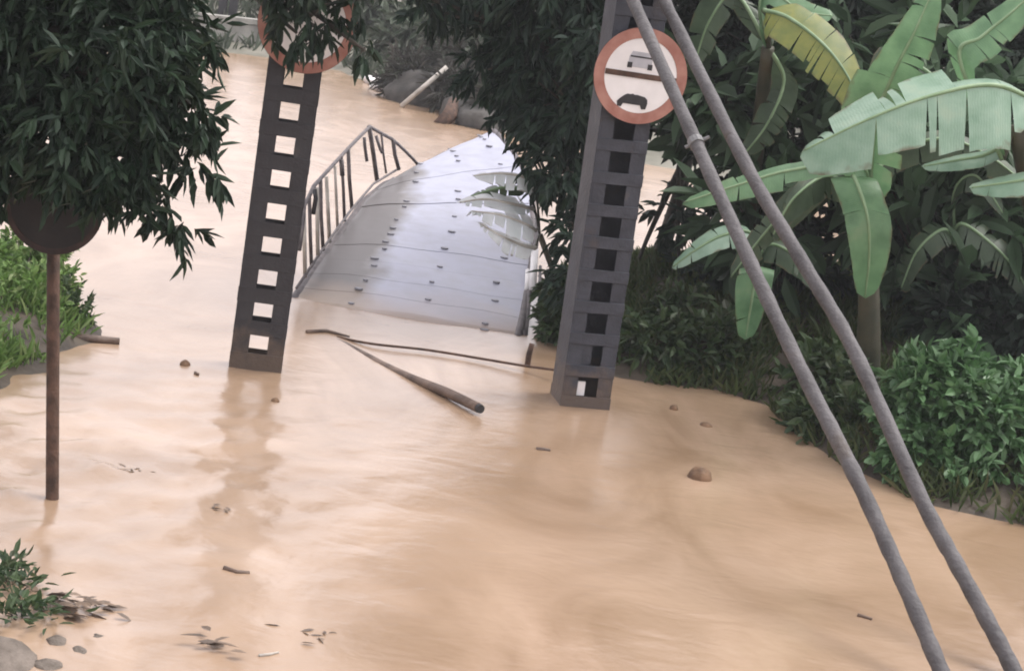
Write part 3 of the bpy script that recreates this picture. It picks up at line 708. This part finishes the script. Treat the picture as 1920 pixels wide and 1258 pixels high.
banana(b1, W(1622, 400, 15.5), .12, 'tall banana plant between the cables and right bush, hanging green leaf on its stem', [
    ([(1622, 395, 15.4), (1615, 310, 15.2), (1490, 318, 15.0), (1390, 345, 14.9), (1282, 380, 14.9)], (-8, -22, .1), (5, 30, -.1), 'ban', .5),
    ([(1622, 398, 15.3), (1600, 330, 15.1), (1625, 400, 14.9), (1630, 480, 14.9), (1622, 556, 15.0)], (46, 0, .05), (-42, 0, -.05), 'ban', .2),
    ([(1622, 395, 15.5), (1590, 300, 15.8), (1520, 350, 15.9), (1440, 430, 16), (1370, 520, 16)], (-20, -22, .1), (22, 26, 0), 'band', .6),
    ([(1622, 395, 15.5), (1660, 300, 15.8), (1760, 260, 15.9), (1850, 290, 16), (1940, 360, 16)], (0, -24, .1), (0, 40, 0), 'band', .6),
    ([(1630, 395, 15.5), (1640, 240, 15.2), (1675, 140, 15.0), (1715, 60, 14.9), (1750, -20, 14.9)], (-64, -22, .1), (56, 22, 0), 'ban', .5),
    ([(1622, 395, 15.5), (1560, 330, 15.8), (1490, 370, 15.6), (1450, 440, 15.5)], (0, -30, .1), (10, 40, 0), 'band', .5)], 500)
b2 = W(1990, 760, 16.0); b2.z = gz('right_bank', b2.x, b2.y) - .03
banana(b2, W(1905, 240, 14.9), .11, 'banana plant at the right edge with the largest pale torn leaf', [
    ([(1960, 200, 14.6), (1865, 160, 14.3), (1745, 180, 14.1), (1625, 225, 14.0), (1508, 282, 14.0)], (-12, -50, .45), (14, 96, -.16), 'banp', 1.0),
    ([(1880, 300, 14.9), (1800, 110, 14.9), (1840, 70, 14.9), (1895, 25, 14.9), (1950, -25, 14.9)], (-30, -34, .2), (34, 34, -.1), 'ban', .4),
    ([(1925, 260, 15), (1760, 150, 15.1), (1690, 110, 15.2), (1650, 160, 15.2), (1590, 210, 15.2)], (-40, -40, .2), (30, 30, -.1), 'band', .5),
    ([(1950, 300, 14.8), (1985, 330, 14.7), (1940, 335, 14.6), (1885, 343, 14.6), (1822, 352, 14.6)], (0, -20, .25), (0, 28, -.1), 'banp', .2),
    ([(1905, 260, 15), (1850, 290, 15.1), (1800, 300, 15.1), (1732, 312, 15.1)], (0, -14, .2), (0, 18, -.1), 'banp', .1)], 520)
b3 = W(1350, 690, 18.4); b3.z = gz('right_bank', b3.x, b3.y) - .03
banana(b3, W(1440, 90, 17.0), .10, 'banana plant behind the cables with a yellowing drooping leaf', [
    ([(1432, 20, 16.8), (1480, 35, 16.6), (1545, 85, 16.4), (1590, 145, 16.3), (1612, 205, 16.3)], (26, -40, .2), (-36, 40, -.1), 'bany', .4),
    ([(1440, 90, 17), (1425, 20, 17), (1440, -20, 17), (1500, 20, 16.9), (1560, 30, 16.9)], (10, -30, .1), (0, 26, -.1), 'ban', .3),
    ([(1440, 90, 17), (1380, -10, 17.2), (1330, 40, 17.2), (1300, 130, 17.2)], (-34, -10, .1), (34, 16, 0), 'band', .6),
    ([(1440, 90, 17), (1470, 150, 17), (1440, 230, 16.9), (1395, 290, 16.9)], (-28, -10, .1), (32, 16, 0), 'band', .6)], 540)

b4 = W(1400, 690, 16.7); b4.z = gz('right_bank', b4.x, b4.y) - .03
banana(b4, W(1420, 520, 16.6), .07, 'low young banana plant seen between tower and first cable', [
    ([(1418, 515, 16.5), (1410, 440, 16.3), (1360, 440, 16.2), (1310, 465, 16.1), (1262, 500, 16.1)], (-10, -22, .15), (8, 26, -.1), 'banp', .4),
    ([(1418, 515, 16.5), (1420, 500, 16.0), (1412, 545, 15.9), (1405, 590, 15.9), (1398, 632, 15.9)], (34, 4, .1), (-34, 0, -.1), 'ban', .3),
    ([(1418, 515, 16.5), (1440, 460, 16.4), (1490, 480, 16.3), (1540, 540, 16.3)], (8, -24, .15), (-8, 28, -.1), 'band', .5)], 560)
b5 = W(1800, 700, 17.2); b5.z = gz('right_bank', b5.x, b5.y) - .03
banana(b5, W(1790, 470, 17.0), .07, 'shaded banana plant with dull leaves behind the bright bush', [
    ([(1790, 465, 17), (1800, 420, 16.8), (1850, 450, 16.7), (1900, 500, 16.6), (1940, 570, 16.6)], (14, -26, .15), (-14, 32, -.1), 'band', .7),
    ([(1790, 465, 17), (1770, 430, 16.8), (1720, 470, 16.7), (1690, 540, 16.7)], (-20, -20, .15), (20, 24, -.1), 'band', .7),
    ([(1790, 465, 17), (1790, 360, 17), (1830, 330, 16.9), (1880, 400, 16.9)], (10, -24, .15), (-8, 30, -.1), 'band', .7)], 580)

# pale broad leaves leaning over the deck from a plant beside it
pb_ = Vector((.56, 17.7, gz('right_bank', .56, 17.7) - .03))
e = empty('broad_leaved_plant', pb_); tag(e, 'plant with pale grey broad leaves leaning over the right half of the deck', 'plant')
pt_ = W(1012, 440, 17.6)
MB().tube([q - pb_ for q in smoothpath([pb_ - Vector((0, 0, .2)), pb_, pt_], 4)], .03, 8).build('stem', M['stem'], e, True)
for i, (mid, up, dn) in enumerate([
    ([(1002, 350, 17.3), (980, 332, 17.1), (935, 326, 17.0), (888, 330, 16.9)], (-4, -20, .4), (4, 26, -.2)),
    ([(1000, 392, 17.3), (965, 384, 17.1), (912, 374, 17.0), (862, 380, 16.9)], (-4, -22, .4), (2, 16, -.1)),
    ([(1004, 432, 17.2), (988, 422, 17.0), (940, 404, 16.9), (884, 396, 16.8)], (0, -28, .45), (4, 30, -.2)),
    ([(1004, 465, 17.1), (978, 460, 16.9), (938, 442, 16.8), (900, 420, 16.8)], (6, -22, .4), (-2, 26, -.2)),
    ([(990, 356, 17.5), (950, 352, 17.4), (915, 358, 17.4), (880, 370, 17.4)], (0, -14, .2), (2, 14, -.1))]):
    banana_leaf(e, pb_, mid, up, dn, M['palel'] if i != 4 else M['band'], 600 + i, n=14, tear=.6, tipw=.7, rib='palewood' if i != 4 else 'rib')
    MB().tube([q - pb_ for q in smoothpath([pt_, pt_.lerp(W(*mid[0]), .5) + Vector((0, 0, .04)), W(*mid[0])], 3)], .012, 6).build('leaf_stalk', M['stem'], e, True)

# ------------------------------------------------------------------ bushes
def bush(px, py, Y, blobs, n, Ln, Wd, m, label, seed, bk, cat='bush', group='bushes along the flooded banks', stems=7):
    b = W(px, py, Y); b.z = gz(bk, b.x, b.y) - .03
    e = empty('bush', b); tag(e, label, cat, group)
    foliage(blobs, n, 8, Ln, Wd, M[m], e, b, seed, hang=.15, name='foliage', shell=.4,
            keep=lambda T: T[:, 2] > np.maximum(BANKS[bk](T[:, 0], T[:, 1]), 0) + .02)
    for i in range(stems):
        q = blobs[i % len(blobs)]; c = Vector(q[:3]) - b + Vector((random.uniform(-.5, .5) * q[3], random.uniform(-.5, .5) * q[4], random.uniform(0, .4) * q[5]))
        MB().tube([Vector((random.uniform(-.06, .06), random.uniform(-.06, .06), -.15)), c * .5 + Vector((0, 0, .05)), c], [.016, .012, .005], 5).build('stem', M['bark'], e, True)
    return e
bush(1790, 880, 14.3, [blob(1740, 745, 14.3, 85, .35), blob(1830, 800, 14.1, 95, .4), blob(1790, 890, 13.9, 75, .35), blob(1710, 830, 14.0, 55, .3), blob(1870, 900, 13.9, 60, .3), blob(1800, 700, 14.5, 50, .3)],
     1150, .12, .065, 'bush', 'bright green leafy bush right of the cables by the water', 701, 'right_bank')
bush(1910, 930, 14.2, [blob(1915, 760, 14.9, 75, .4), blob(1935, 900, 14.4, 70, .35), blob(1990, 820, 14.5, 90, .4)], 480, .12, .065, 'bush', 'green bush cut off by the right picture edge', 702, 'right_bank')
bush(1260, 705, 16.4, [blob(1230, 650, 16.3, 55, .3), blob(1310, 660, 16.4, 60, .3), blob(1180, 640, 16.6, 40, .25), blob(1270, 600, 16.8, 45, .3), blob(1360, 650, 16.6, 45, .25)],
     420, .12, .06, 'bushd', 'olive green bush just right of the grey tower foot', 703, 'right_bank')
bush(1560, 800, 15.2, [blob(1530, 790, 15.0, 45, .3), blob(1600, 800, 14.8, 55, .3), blob(1560, 720, 15.4, 60, .35), blob(1650, 850, 14.4, 45, .25), blob(1480, 745, 15.9, 35, .25)],
     420, .12, .06, 'bushd', 'low dark bush seen between the two cables', 704, 'right_bank')
bush(1015, 610, 17.1, [blob(1035, 590, 17.0, 20, .2, 34), blob(1045, 620, 16.9, 20, .2), blob(1040, 540, 17.1, 20, .2)], 110, .10, .05, 'bushd', 'small dark bush between broken railing and right tower', 705, 'right_bank')
bush(1340, 560, 18, [blob(1340, 600, 18, 40, .3), blob(1400, 520, 18.2, 40, .3), blob(1390, 610, 17.6, 50, .3)], 190, .16, .10, 'back', 'dark broad leaved bush under the tree behind the cables', 706, 'right_bank')
bush(1880, 640, 17, [blob(1860, 560, 17, 60, .35), blob(1920, 640, 16.6, 70, .35), blob(1800, 620, 16.8, 60, .3)], 330, .2, .09, 'back', 'dark tangled bush above the bright one at right edge', 707, 'right_bank')
bush(40, 600, 14.6, [blob(30, 560, 14.4, 62, .4), blob(-40, 520, 14.8, 80, .5), blob(10, 640, 13.6, 45, .3), blob(90, 545, 15.2, 45, .3), blob(-20, 660, 13.2, 40, .3), blob(60, 480, 15.6, 60, .4), blob(70, 600, 14.3, 40, .3)], 1000, .08, .04, 'grass', 'fresh green bush on the left bank behind the sign post', 708, 'left_bank')
bush(135, 600, 15, [blob(135, 595, 14.6, 30, .2, 34), blob(115, 560, 15, 28, .2), blob(150, 618, 14.5, 22, .15, 16)], 130, .07, .03, 'bushd', 'small faded bush at the tip of the left bank', 709, 'left_bank')

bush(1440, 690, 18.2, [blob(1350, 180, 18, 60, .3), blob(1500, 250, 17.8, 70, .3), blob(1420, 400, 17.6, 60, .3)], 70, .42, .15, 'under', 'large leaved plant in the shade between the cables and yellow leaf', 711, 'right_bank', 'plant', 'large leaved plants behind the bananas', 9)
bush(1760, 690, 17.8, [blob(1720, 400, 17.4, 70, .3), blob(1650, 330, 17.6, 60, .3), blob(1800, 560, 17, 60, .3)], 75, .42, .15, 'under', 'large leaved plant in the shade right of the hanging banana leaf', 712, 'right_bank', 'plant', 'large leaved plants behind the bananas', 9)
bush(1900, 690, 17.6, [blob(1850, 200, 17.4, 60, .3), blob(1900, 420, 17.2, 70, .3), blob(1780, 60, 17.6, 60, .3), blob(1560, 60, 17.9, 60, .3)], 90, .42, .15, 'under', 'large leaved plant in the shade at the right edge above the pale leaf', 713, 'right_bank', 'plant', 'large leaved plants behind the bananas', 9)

# grass on both banks
def grass(name, bk, n, x0, x1, y0, y1, h, m, seed, label, mind=.03, wd=.012):
    g = np.random.default_rng(seed); x = g.uniform(x0, x1, n); y = g.uniform(y0, y1, n); z = BANKS[bk](x, y)
    cl = noise2(x, y, seed, .8); k = (z > mind) & (cl + g.normal(0, .4, n) > .1); x, y, z = x[k], y[k], z[k]
    P = np.stack([x, y, z - .02], 1); D = np.stack([g.normal(0, .45, len(x)), g.normal(0, .45, len(x)), np.ones(len(x))], 1)
    o = leaves(name, P, D, h * g.uniform(.5, 1.3, len(x)), wd * g.uniform(.7, 1.6, len(x)), M[m], None, seed, droop=.3)
    tag(o, label, 'grass', kind='stuff')
grass('grass', 'left_bank', 26000, -6, -3, 11.5, 17.5, .17, 'grass', 41, 'fresh green grass covering the left bank')
grass('grass', 'right_bank', 85000, .3, 6.5, 12.6, 22, .19, 'weedg', 42, 'olive green grass and weeds along the right bank waterline', -.015, .016)
grass('grass', 'far_bank', 26000, -14, 2, 34.5, 49, .4, 'farleaf', 43, 'grey green grass covering the far bank slope', .03, .05)

# ------------------------------------------------------------------ rocks and debris
def rock(name, loc, sx, sy, sz, m, label, cat, seed, group=None, rot=0, sharp=.25):
    g = random.Random(seed); me = bpy.data.meshes.new(name)
    import bmesh
    bm = bmesh.new(); bmesh.ops.create_icosphere(bm, subdivisions=3, radius=1)
    pl = [Vector((g.gauss(0, 1), g.gauss(0, 1), g.gauss(0, 1))).normalized() for _ in range(9)]
    for v in bm.verts:
        c = v.co.copy()
        for p in pl:
            d = c.dot(p)
            if d > .72 and sharp > .15: c -= p * (d - .72) * .85
        c *= 1 + sharp * .3 * math.sin(c.x * 5 + seed) * math.cos(c.y * 4 + c.z * 3) + sharp * .16 * math.sin(c.x * 13 + c.z * 9 + seed * 2) * math.sin(c.y * 12 + seed)
        v.co = Vector((c.x * sx, c.y * sy, c.z * sz))
    bm.to_mesh(me); bm.free()
    for p in me.polygons: p.use_smooth = True
    o = link(name, me, M[m]); o.location = loc; o.rotation_euler = (0, 0, rot)
    return tag(o, label, cat, group)
def half_coconut(px, py, r, label, seed, flat=.75):
    o = rock('coconut_husk', G(px, py, .0), r * 1.05, r, r * flat, 'husk', label, 'coconut', seed, 'husks floating on the flood', sharp=.12)
half_coconut(1312, 896, .085, 'largest brown coconut husk floating right of the middle', 1, 1.0)
half_coconut(1263, 767, .034, 'small dark husk floating just below the right tower foot', 2, 1.2)
half_coconut(1323, 799, .05, 'flat reddish husk barely above water, above the largest coconut', 3, .7)
half_coconut(516, 752, .03, 'tiny husk floating just below the left tower foot', 4, .9)
half_coconut(347, 685, .04, 'small dark husk floating left of the left tower foot', 5, 1.1)
def stick(pts, r, label, name='floating_stick', z=.006, m='wood', cat='stick'):
    o = G(*pts[0], z); e = MB().tube([G(x, y, z) - o for x, y in pts], [r * (1 - .5 * i / len(pts)) for i in range(len(pts))], 7, .1).build(name, M[m], None, True)
    e.location = o; return tag(e, label, cat, 'sticks floating on the flood')
stick([(420, 1064), (445, 1072), (468, 1073)], .014, 'thin dark stick floating in the lower left foreground water')
stick([(1608, 1152), (1622, 1156), (1635, 1160)], .011, 'tiny twig floating left of the near cable end')
stick([(1006, 842), (1020, 843), (1032, 845)], .018, 'short dark stick floating below the fallen pole')
stick([(130, 634), (180, 636), (224, 640)], .04, 'brown branch washed up at the tip of left bank', z=.02)
stick([(486, 1228), (505, 1226), (522, 1222)], .008, 'fine pale twig floating at the bottom picture edge', m='palewood')
stick([(366, 699), (372, 702)], .014, 'tiny bark chip floating beside the small dark husk')
def clump(px, py, n, rx, ry, Ln, Wd, m, label, seed, name='leaf_clump', hh=.05):
    o = G(px, py); g = np.random.default_rng(seed)
    P = np.stack([g.normal(0, rx, n), g.normal(0, ry, n), g.uniform(.0, hh, n)], 1)
    D = np.stack([g.normal(0, 1, n), g.normal(0, .5, n), g.normal(.0, .06, n)], 1)
    e = empty(name, o); tag(e, label, 'leaf litter', 'leaf clumps drifting on the flood')
    leaves('leaves', P, D, Ln * g.uniform(.6, 1.2, n), Wd * g.uniform(.7, 1.2, n), M[m], e, seed, flat=.5, droop=.05)
    return e
clump(408, 1214, 8, .045, .05, .12, .04, 'deadleaf', 'brown leaf clump floating at the bottom left of centre', 12)
clump(580, 1188, 9, .05, .08, .08, .02, 'deadleaf', 'faint loose leaf scraps near the bottom left centre', 13, hh=.008)
clump(132, 1140, 60, .085, .07, .11, .035, 'deadleaf', 'dark sodden leaf heap beside the bottom left rocks', 14, hh=.06)
clump(415, 953, 6, .03, .03, .07, .02, 'deadleaf', 'small leaf scrap in mid left foreground water', 15, hh=.01)
clump(240, 880, 8, .06, .04, .07, .02, 'deadleaf', 'scattered leaf scraps right of the sign post', 16, hh=.01)
# bottom left corner: stone with weeds
rock('corner_stone', G(-8, 1240, -.03), .26, .3, .10, 'rock', 'grey stone block in the bottom left corner', 'stone', 31, 'stones in the bottom left corner', .4)
rng2 = random.Random(5)
for i, (x, y, s_, lab) in enumerate([(105, 1205, .06, 'pale stone at water edge under the dark leaf heap'), (150, 1222, .045, 'small pale stone nearest the dark leaf heap'), (90, 1250, .07, 'stone at the bottom edge next to the corner block'),
                                 (185, 1195, .035, 'smallest outlying stone right of the dark leaf heap'), (60, 1165, .05, 'stone half under the corner weeds')]):
    rock('stone', G(x, y, -.012), s_ * 1.3, s_, s_ * .5, 'rock', lab, 'stone', 40 + i, 'stones in the bottom left corner', rng2.uniform(0, 3))
def weed(px, py, n, r, label, seed, Ln=.07):
    o = G(px, py); e = empty('weed_tuft', o); tag(e, label, 'plant', 'weeds in the bottom left corner')
    g = np.random.default_rng(seed); P = np.stack([g.normal(0, r, n), g.normal(0, r, n), g.uniform(.01, .09, n)], 1)
    D = np.stack([P[:, 0] * 4 + g.normal(0, .5, n), P[:, 1] * 4 + g.normal(0, .5, n), g.uniform(.1, .8, n)], 1)
    leaves('leaves', P, D, Ln * g.uniform(.6, 1.3, n), Ln * .4 * g.uniform(.7, 1.3, n), M['bushd'], e, seed)
    mb = MB()
    for k in range(6): mb.tube([(0, 0, -.05), Vector(P[k]) * .6, Vector(P[k])], [.004, .004, .002], 4)
    mb.build('stems', M['bark'], e)
weed(25, 1105, 90, .09, 'dark weeds at the left edge above the corner stone', 61)
weed(45, 1160, 110, .09, 'green weeds growing round the corner stone', 62)
weed(5, 1075, 60, .06, 'small weed tuft highest on the left edge of the foreground', 63)

# ------------------------------------------------------------------ far bank
def fz(x, y): return gz('far_bank', x, y)
k = 0
far = [(-10.6, 46, .9, 'grey green shrub on the far bank left of the low wall'), (-6.3, 45.5, 1.0, 'grey green shrub behind the right end of the far low wall'), (-4.6, 45.2, .9, 'grey green shrub on far bank just right of left tower sign'),
       (-3.3, 43.2, .8, 'small grey green shrub above the white stones of the far bank'), (-2.3, 41.8, 1.0, 'grey green shrub above the leaning pale pole on the far bank'), (-.9, 39.8, 1.0, 'grey green shrub on far bank beside the dense overhanging tree'),
       (-2.6, 47.5, 1.3, 'largest grey green shrub, highest on the far bank'), (5.2, 36, 1.2, 'shrub on the far bank hidden behind the right hand trees')]
brushy = [(-2.75, 38.2, .62, 'dark brushwood heap at the far waterline left of the leaning pale pole'), (-1.7, 37.0, .6, 'dark brushwood heap at far waterline around the driftwood stump'), (-1.9, 38.6, .8, 'dark brushwood heap on top of the largest far boulder'), (-.8, 35.6, .62, 'dark brushwood heap at far waterline beside the overhanging tree')]
far += brushy
for i, (x, y, s_, lab_) in enumerate(far):
    z = fz(x, y); e = empty('far_shrub', (x, y, z - .1))
    tag(e, lab_, 'shrub', 'shrubs on the far river bank')
    bl = [(x + random.uniform(-.6, .6) * s_ * .6, y + random.uniform(-.3, .3), z + s_ * random.uniform(.3, .8), s_ * .55, s_ * .5, s_ * .5) for _ in range(4)]
    foliage(bl, 170, 8, .3, .13 if i < 8 else .05, M['farleaf' if i < 8 else 'brush'], e, (x, y, z - .1), 800 + i, hang=.2, name='foliage')
    for q in bl[:2]: MB().tube([(0, 0, -.2), (Vector(q[:3]) - e.location)], [.06, .02], 6).build('stem', M['bark'], e, True)
# low wall with two dark posts, far left
e = empty('far_wall', W(440, 70, 43.4)); e.location.z = 0
a = G(360, 92, 0) + Vector((0, 1.0, 0)); b = G(505, 105, 0) + Vector((0, .9, 0)); o = e.location
dirv = (b - a).normalized(); nv = Vector((-dirv.y, dirv.x, 0))
v = [p - o for p in (a, b, b + nv * .3, a + nv * .3)]
MB().add([(p.x, p.y, -.6) for p in v] + [(p.x, p.y, .62) for p in v], [(0, 1, 5, 4), (1, 2, 6, 5), (2, 3, 7, 6), (3, 0, 4, 7), (4, 5, 6, 7), (3, 2, 1, 0)]).build('wall_body', M['concrete'], e, bevel=.03)
MB().add([(p.x * 1.01, p.y - .06 + (.12 if i > 1 else 0), .621) for i, p in enumerate(v)] + [(p.x * 1.01, p.y - .06 + (.12 if i > 1 else 0), .74) for i, p in enumerate(v)], [(0, 1, 5, 4), (1, 2, 6, 5), (2, 3, 7, 6), (3, 0, 4, 7), (4, 5, 6, 7), (3, 2, 1, 0)]).build('coping', M['concrete'], e)
tag(e, 'low grey concrete wall on the far bank left of the left tower', 'wall')
for x, lab_ in ((412, 'left one of two dark posts behind the far low wall'), (432, 'right one of two dark posts behind the far low wall')):
    q = W(x, 62, 44.8); z = fz(q.x, q.y); o = MB().box(-.09, .09, -.09, .09, -.3, 1.9).build('fence_post', M['steel_dark']); o.location = (q.x, q.y, z)
    tag(o, lab_, 'post', 'two dark posts on the far bank')
for i, (px, py, Y, s_, lab) in enumerate([(800, 165, 37.6, .8, 'largest dark boulder on the far bank above the deck peak'), (870, 180, 36.4, .65, 'dark boulder on the far bank nearest the dense tree'),
                                     (745, 140, 39.5, .5, 'dark boulder on the far bank right of the left tower sign'), (850, 115, 38.5, .8, 'dark boulder highest on the far bank slope'), (905, 215, 35, .6, 'dark boulder lowest at the far waterline')]):
    q = W(px, py, Y); rock('boulder', (q.x, q.y, fz(q.x, q.y) + s_ * .2), s_, s_ * .8, s_ * .62, 'darkrock', lab, 'boulder', 70 + i, 'boulders on the far bank', i * 1.3)
for i, (px, py, Y, s_, lab) in enumerate([(728, 130, 39.3, .3, 'white stone on the far bank, longest of the pale ones'), (752, 138, 39, .2, 'small white stone below the longest pale one'), (705, 118, 40.5, .22, 'white stone nearest the left tower sign')]):
    q = W(px, py, Y); z = fz(q.x, q.y); rock('white_stone', (q.x, q.y, z + s_ * .3), s_ * 1.3, s_, s_ * .5, 'white', lab, 'stone', 80 + i, 'white stones on the far bank')
a = W(752, 200, 36.4); b = W(838, 126, 36.6)
e = MB().tube([Vector((0, 0, 0)), b - a], [.05, .045], 8).build('leaning_pole', M['palewood'], None, True); e.location = a; tag(e, 'pale thin pole leaning on the dark boulders of the far bank', 'pole')
a = W(822, 240, 34.6); b = W(850, 190, 35.2)
e = MB().tube([Vector((0, 0, 0)), (b - a) * .5 + Vector((.08, 0, 0)), b - a], [.14, .16, .1], 8, .08).build('driftwood_stump', M['rust'], None, True); e.location = a; tag(e, 'brown driftwood stump sticking out of the water below far boulders', 'driftwood')

# ------------------------------------------------------------------ damp air
hm = bpy.data.materials.new('damp_air'); hm.use_nodes = True; n = hm.node_tree.nodes; n.clear()
ho = n.new('ShaderNodeOutputMaterial'); pv = n.new('ShaderNodeVolumePrincipled'); pv.inputs['Color'].default_value = (.9, .92, .95, 1); pv.inputs['Density'].default_value = .0011
hm.node_tree.links.new(pv.outputs[0], ho.inputs['Volume'])
hz_ = MB().box(-1000, 1000, -600, 1400, -2.6, 12).build('haze', hm); tag(hz_, kind='stuff')
